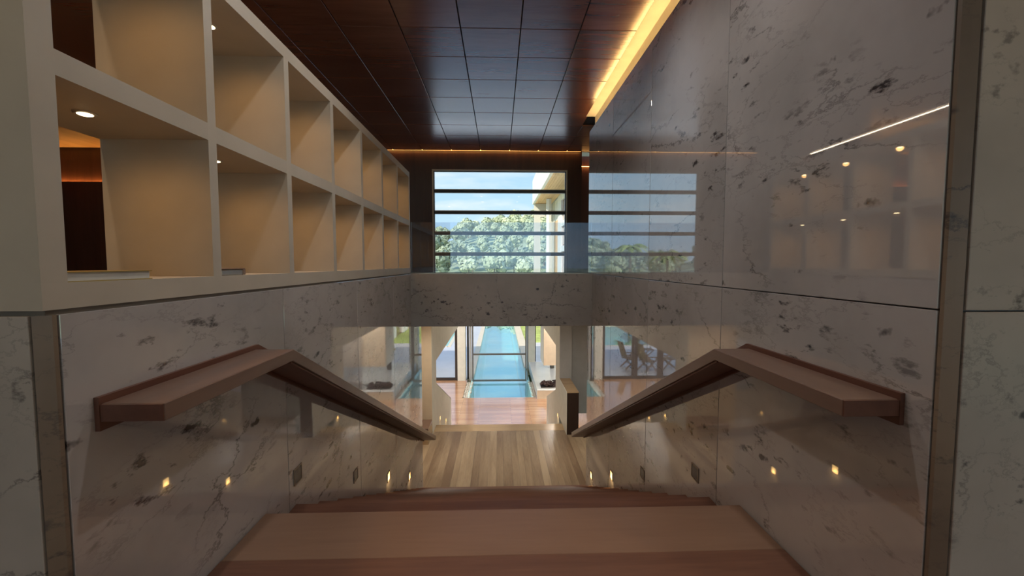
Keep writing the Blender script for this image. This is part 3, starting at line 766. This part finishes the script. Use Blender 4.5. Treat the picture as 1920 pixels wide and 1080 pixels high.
mb('shutter', 4.50, 4.6, 31.9, 34.1, gz, 3.4, 'soffit_wood', wg)
mb('facade', 4.55, 9, 31.9, 34.1, 3.4, 5.1, 'building_white', wg)
mb('pier', 4.48, 9, 30.2, 31.9, gz, 5.1, 'building_white', wg)
for a, b in ((gz, -1.3), (-.9, .9), (1.3, 2.7), (3.1, 4.6)):
    p_ = mb('window', 4.62, 4.68, 28.3, 30.2, a, b, 'red_wall_wood', wg)
    mb('pane', 4.60, 4.615, 28.5, 30.0, a + .1, b - .1, 'window_glass', p_)
for a, b in ((-1.3, -.9), (.9, 1.3), (2.7, 3.1), (4.6, 5.1)): mb('spandrel', 4.5, 9, 28.3, 30.2, a, b, 'building_white', wg)
mb('facade', 4.5, 9, 21, 28.3, gz, 5.1, 'building_white', wg)

# --- trees on the hill
def crown_mesh(seed, mat, n=330):
    r_ = random.Random(seed); bm = bmesh.new(); blobs = []
    for i in range(7):
        a = r_.uniform(0, 6.28); q = r_.uniform(0, .55)
        blobs.append((Vector((q * math.cos(a), q * math.sin(a), r_.uniform(-.25, .6))), r_.uniform(.38, .62)))
    for i in range(n):
        c, rad = r_.choice(blobs); d = Vector((r_.gauss(0, 1), r_.gauss(0, 1), r_.gauss(0, 1) + .25)).normalized()
        p = c + d * rad * r_.uniform(.75, 1.05); s = r_.uniform(.09, .17)
        t1 = d.orthogonal().normalized(); t1.rotate(Matrix.Rotation(r_.uniform(0, 6.28), 3, d)); t2 = d.cross(t1); t2 = (t2 + d * r_.uniform(-.7, .7)).normalized()
        vs = [bm.verts.new(p + t1 * s * a + t2 * s * b) for a, b in ((-1, -.4), (0, -1), (1, -.3), (.6, .8), (-.7, .8))]
        bm.faces.new(vs)
    for c, rad in blobs:
        v = bmesh.ops.create_icosphere(bm, subdivisions=1, radius=rad * .8)['verts']; bmesh.ops.translate(bm, vec=c, verts=v)
    me = bpy.data.meshes.new('crown'); bm.normal_update(); bm.to_mesh(me); bm.free(); me.materials.append(M[mat]); return me
def trunk_mesh():
    bm = bmesh.new(); rr_ = bmesh.ops.create_cone(bm, cap_ends=True, segments=6, radius1=.09, radius2=.05, depth=1.6)
    bmesh.ops.translate(bm, vec=(0, 0, -.9), verts=rr_['verts'])
    me = bpy.data.meshes.new('trunk'); bm.to_mesh(me); bm.free(); me.materials.append(M['bark']); return me
CM = [crown_mesh(1, 'leaf_dark'), crown_mesh(2, 'leaf_mid'), crown_mesh(3, 'leaf_mid'), crown_mesh(4, 'leaf_dark'), crown_mesh(5, 'leaf_dry')]
TM = trunk_mesh()
LABS = ['dark green bushy tree in the wood on the hillside', 'mid green rounded tree in the wood on the hillside', 'mid green rounded tree in the wood on the hillside', 'dark green bushy tree in the wood on the hillside', 'yellowish dry tree in the wood on the hillside']
rs = random.Random(21); nt_ = 0
for row in range(15):
    Y = 118 + row * 10.0
    t = -.49 + rs.uniform(0, .02)
    while t < .125:
        Yt = Y + rs.uniform(-4, 4); X = t * Yt
        k = rs.choice((0, 1, 1, 2, 3, 3, 2, 4 if row > 7 and t > -.02 else 1))
        s = rs.uniform(3.0, 4.4)
        zb_ = max(-.3, hill_z(X, Yt))
        root = bpy.data.objects.new('hill_tree', None); COL.objects.link(root); root.location = (X, Yt, zb_ - .3)
        tag(root, LABS[k], 'tree', 'trees on the hillside: ' + LABS[k].split(' in ')[0])
        c = bpy.data.objects.new('crown', CM[k]); COL.objects.link(c); c.parent = root
        hh = s * rs.uniform(1.1, 1.5)
        c.location = (0, 0, hh); c.scale = (s, s, s * rs.uniform(.85, 1.15)); c.rotation_euler = (0, 0, rs.uniform(0, 6.28))
        q = bpy.data.objects.new('trunk', TM); COL.objects.link(q); q.parent = root; q.location = (0, 0, hh); q.scale = (s * .8, s * .8, hh / 1.7)
        nt_ += 1
        t += (2.05 + rs.uniform(0, .8) + (1.2 if t < -.2 else 0)) * s / Yt
print('TREES', nt_)
def palm(X, Y, z0, h, label):
    root = bpy.data.objects.new('palm_tree', None); COL.objects.link(root); root.location = (X, Y, z0); tag(root, label, 'palm', 'palms below the hillside')
    bm = bmesh.new(); rod_bm(bm, (0, 0, 0), (0, 0, h), .16, 8); me = bpy.data.meshes.new('trunk'); bm.to_mesh(me); bm.free(); me.materials.append(M['bark'])
    o = bpy.data.objects.new('trunk', me); COL.objects.link(o); o.parent = root
    r_ = random.Random(int(X * 10))
    bm = bmesh.new(); prev = None
    for i in range(7):
        u = i / 6; y = 2.6 * u; zz = 1.5 * u - 2.3 * u * u; w = .34 * math.sin(math.pi * min(1, u * .9 + .12)) + .02
        cur = [bm.verts.new((-w, y, zz - .18 * (w > .1))), bm.verts.new((0, y, zz)), bm.verts.new((w, y, zz - .18 * (w > .1)))]
        if prev: bm.faces.new((prev[0], prev[1], cur[1], cur[0])); bm.faces.new((prev[1], prev[2], cur[2], cur[1]))
        prev = cur
    fm = bpy.data.meshes.new('frond'); bm.to_mesh(fm); bm.free(); fm.materials.append(M['leaf_palm'])
    for i in range(13):
        f = bpy.data.objects.new('frond', fm); COL.objects.link(f); f.parent = root; f.location = (0, 0, h); f.rotation_euler = (r_.uniform(-.2, .35), 0, i * 6.283 / 13 + r_.uniform(-.2, .2)); f.scale = (1.3, r_.uniform(1.0, 1.35), 1.25)
palm(-17.0, 62, -.2, 7.6, 'tall yellow-green palm, the left one of two before the wooded hill')
palm(-23.5, 64, -.2, 6.6, 'shorter yellow-green palm, the right one of two before the wooded hill')

# ================================================================== added downlights out of view, and the linear light behind the shelf
def downlight(x, y, z, power, label, col=(1, .78, .52), spot=140, k=1.0):  # unseen ceiling lamps, added to raise the indoor brightness
    root = empty('added_downlight', wp(x, y, z), label, 'ceiling light', 'added ceiling downlights')
    bm = bmesh.new(); lathe_bm(bm, [(.045 * k, -.004), (.055 * k, 0), (.055 * k, .002)], 24); mesh_obj('trim_ring', bm, 'silver', root, wp(x, y, z))
    bm = bmesh.new(); lathe_bm(bm, [(.003, -.006), (.03 * k, -.0055), (.036 * k, -.0042)], 20); mesh_obj('bulb', bm, 'bulb_warm', root, wp(x, y, z))
    lamp('added_lamp', 'SPOT', wp(x, y, z - .02), power, col, None, .04 * k, spot, .9)
downlight(-1.75, 6.45, -.724, 30, 'added downlight above the tan wall of the middle landing', (1, .70, .42))
nm = ['first', 'second', 'third', 'fourth', 'fifth', 'sixth']
for i, y in enumerate((-2.4, -.9, .5)):
    for x, sd in ((-1.5, 'left'), (1.5, 'right')):
        downlight(x, y, H - .002, 27, f'{nm[2 - i]} added downlight from the stair head in the {sd} row of the hall ceiling', (1, .74, .48))
for i, (x, y) in enumerate(((-.45, 1.5), (.5, 1.5), (-.45, 2.4), (.5, 2.4))):
    downlight(x, y, H - .002, 27, f'{("left", "right")[i % 2]} added downlight over the {("first", "fourth")[i // 2]} stair tread', (1, .95, .91), 150)
for i, x in enumerate((-.9, 1.0)):
    downlight(x, 6.2, -.724, 120, f'{("left", "right")[i]} added round downlight under the bridge over the middle landing', (1, .94, .84), 165, 5)
for i, y in enumerate((8.2, 10.0, 11.8, 13.4)):
    for x, sd in ((-2.4, 'left'), (1.75, 'right')):
        if sd == 'right' and y > 11.9: x = 3.2
        downlight(x, y, -.724, 460, f'{nm[i]} added round downlight of the {sd} row in the living room ceiling', (1, .97, .92), 165, 4)
# linear light in the ceiling of the room behind the shelf
lt = empty('linear_ceiling_light', wp(-2.73, 4.0, H), 'long warm linear light in the ceiling behind the cubby shelf', 'ceiling light')
box('diffuser', -2.742, -2.718, 3.4, 6.44, H - .008, H - .003, 'led_line', lt)
box('edge', -2.755, -2.742, 3.4, 6.44, H - .010, H - .002, 'silver', lt); box('edge', -2.718, -2.705, 3.4, 6.44, H - .010, H - .002, 'silver', lt)
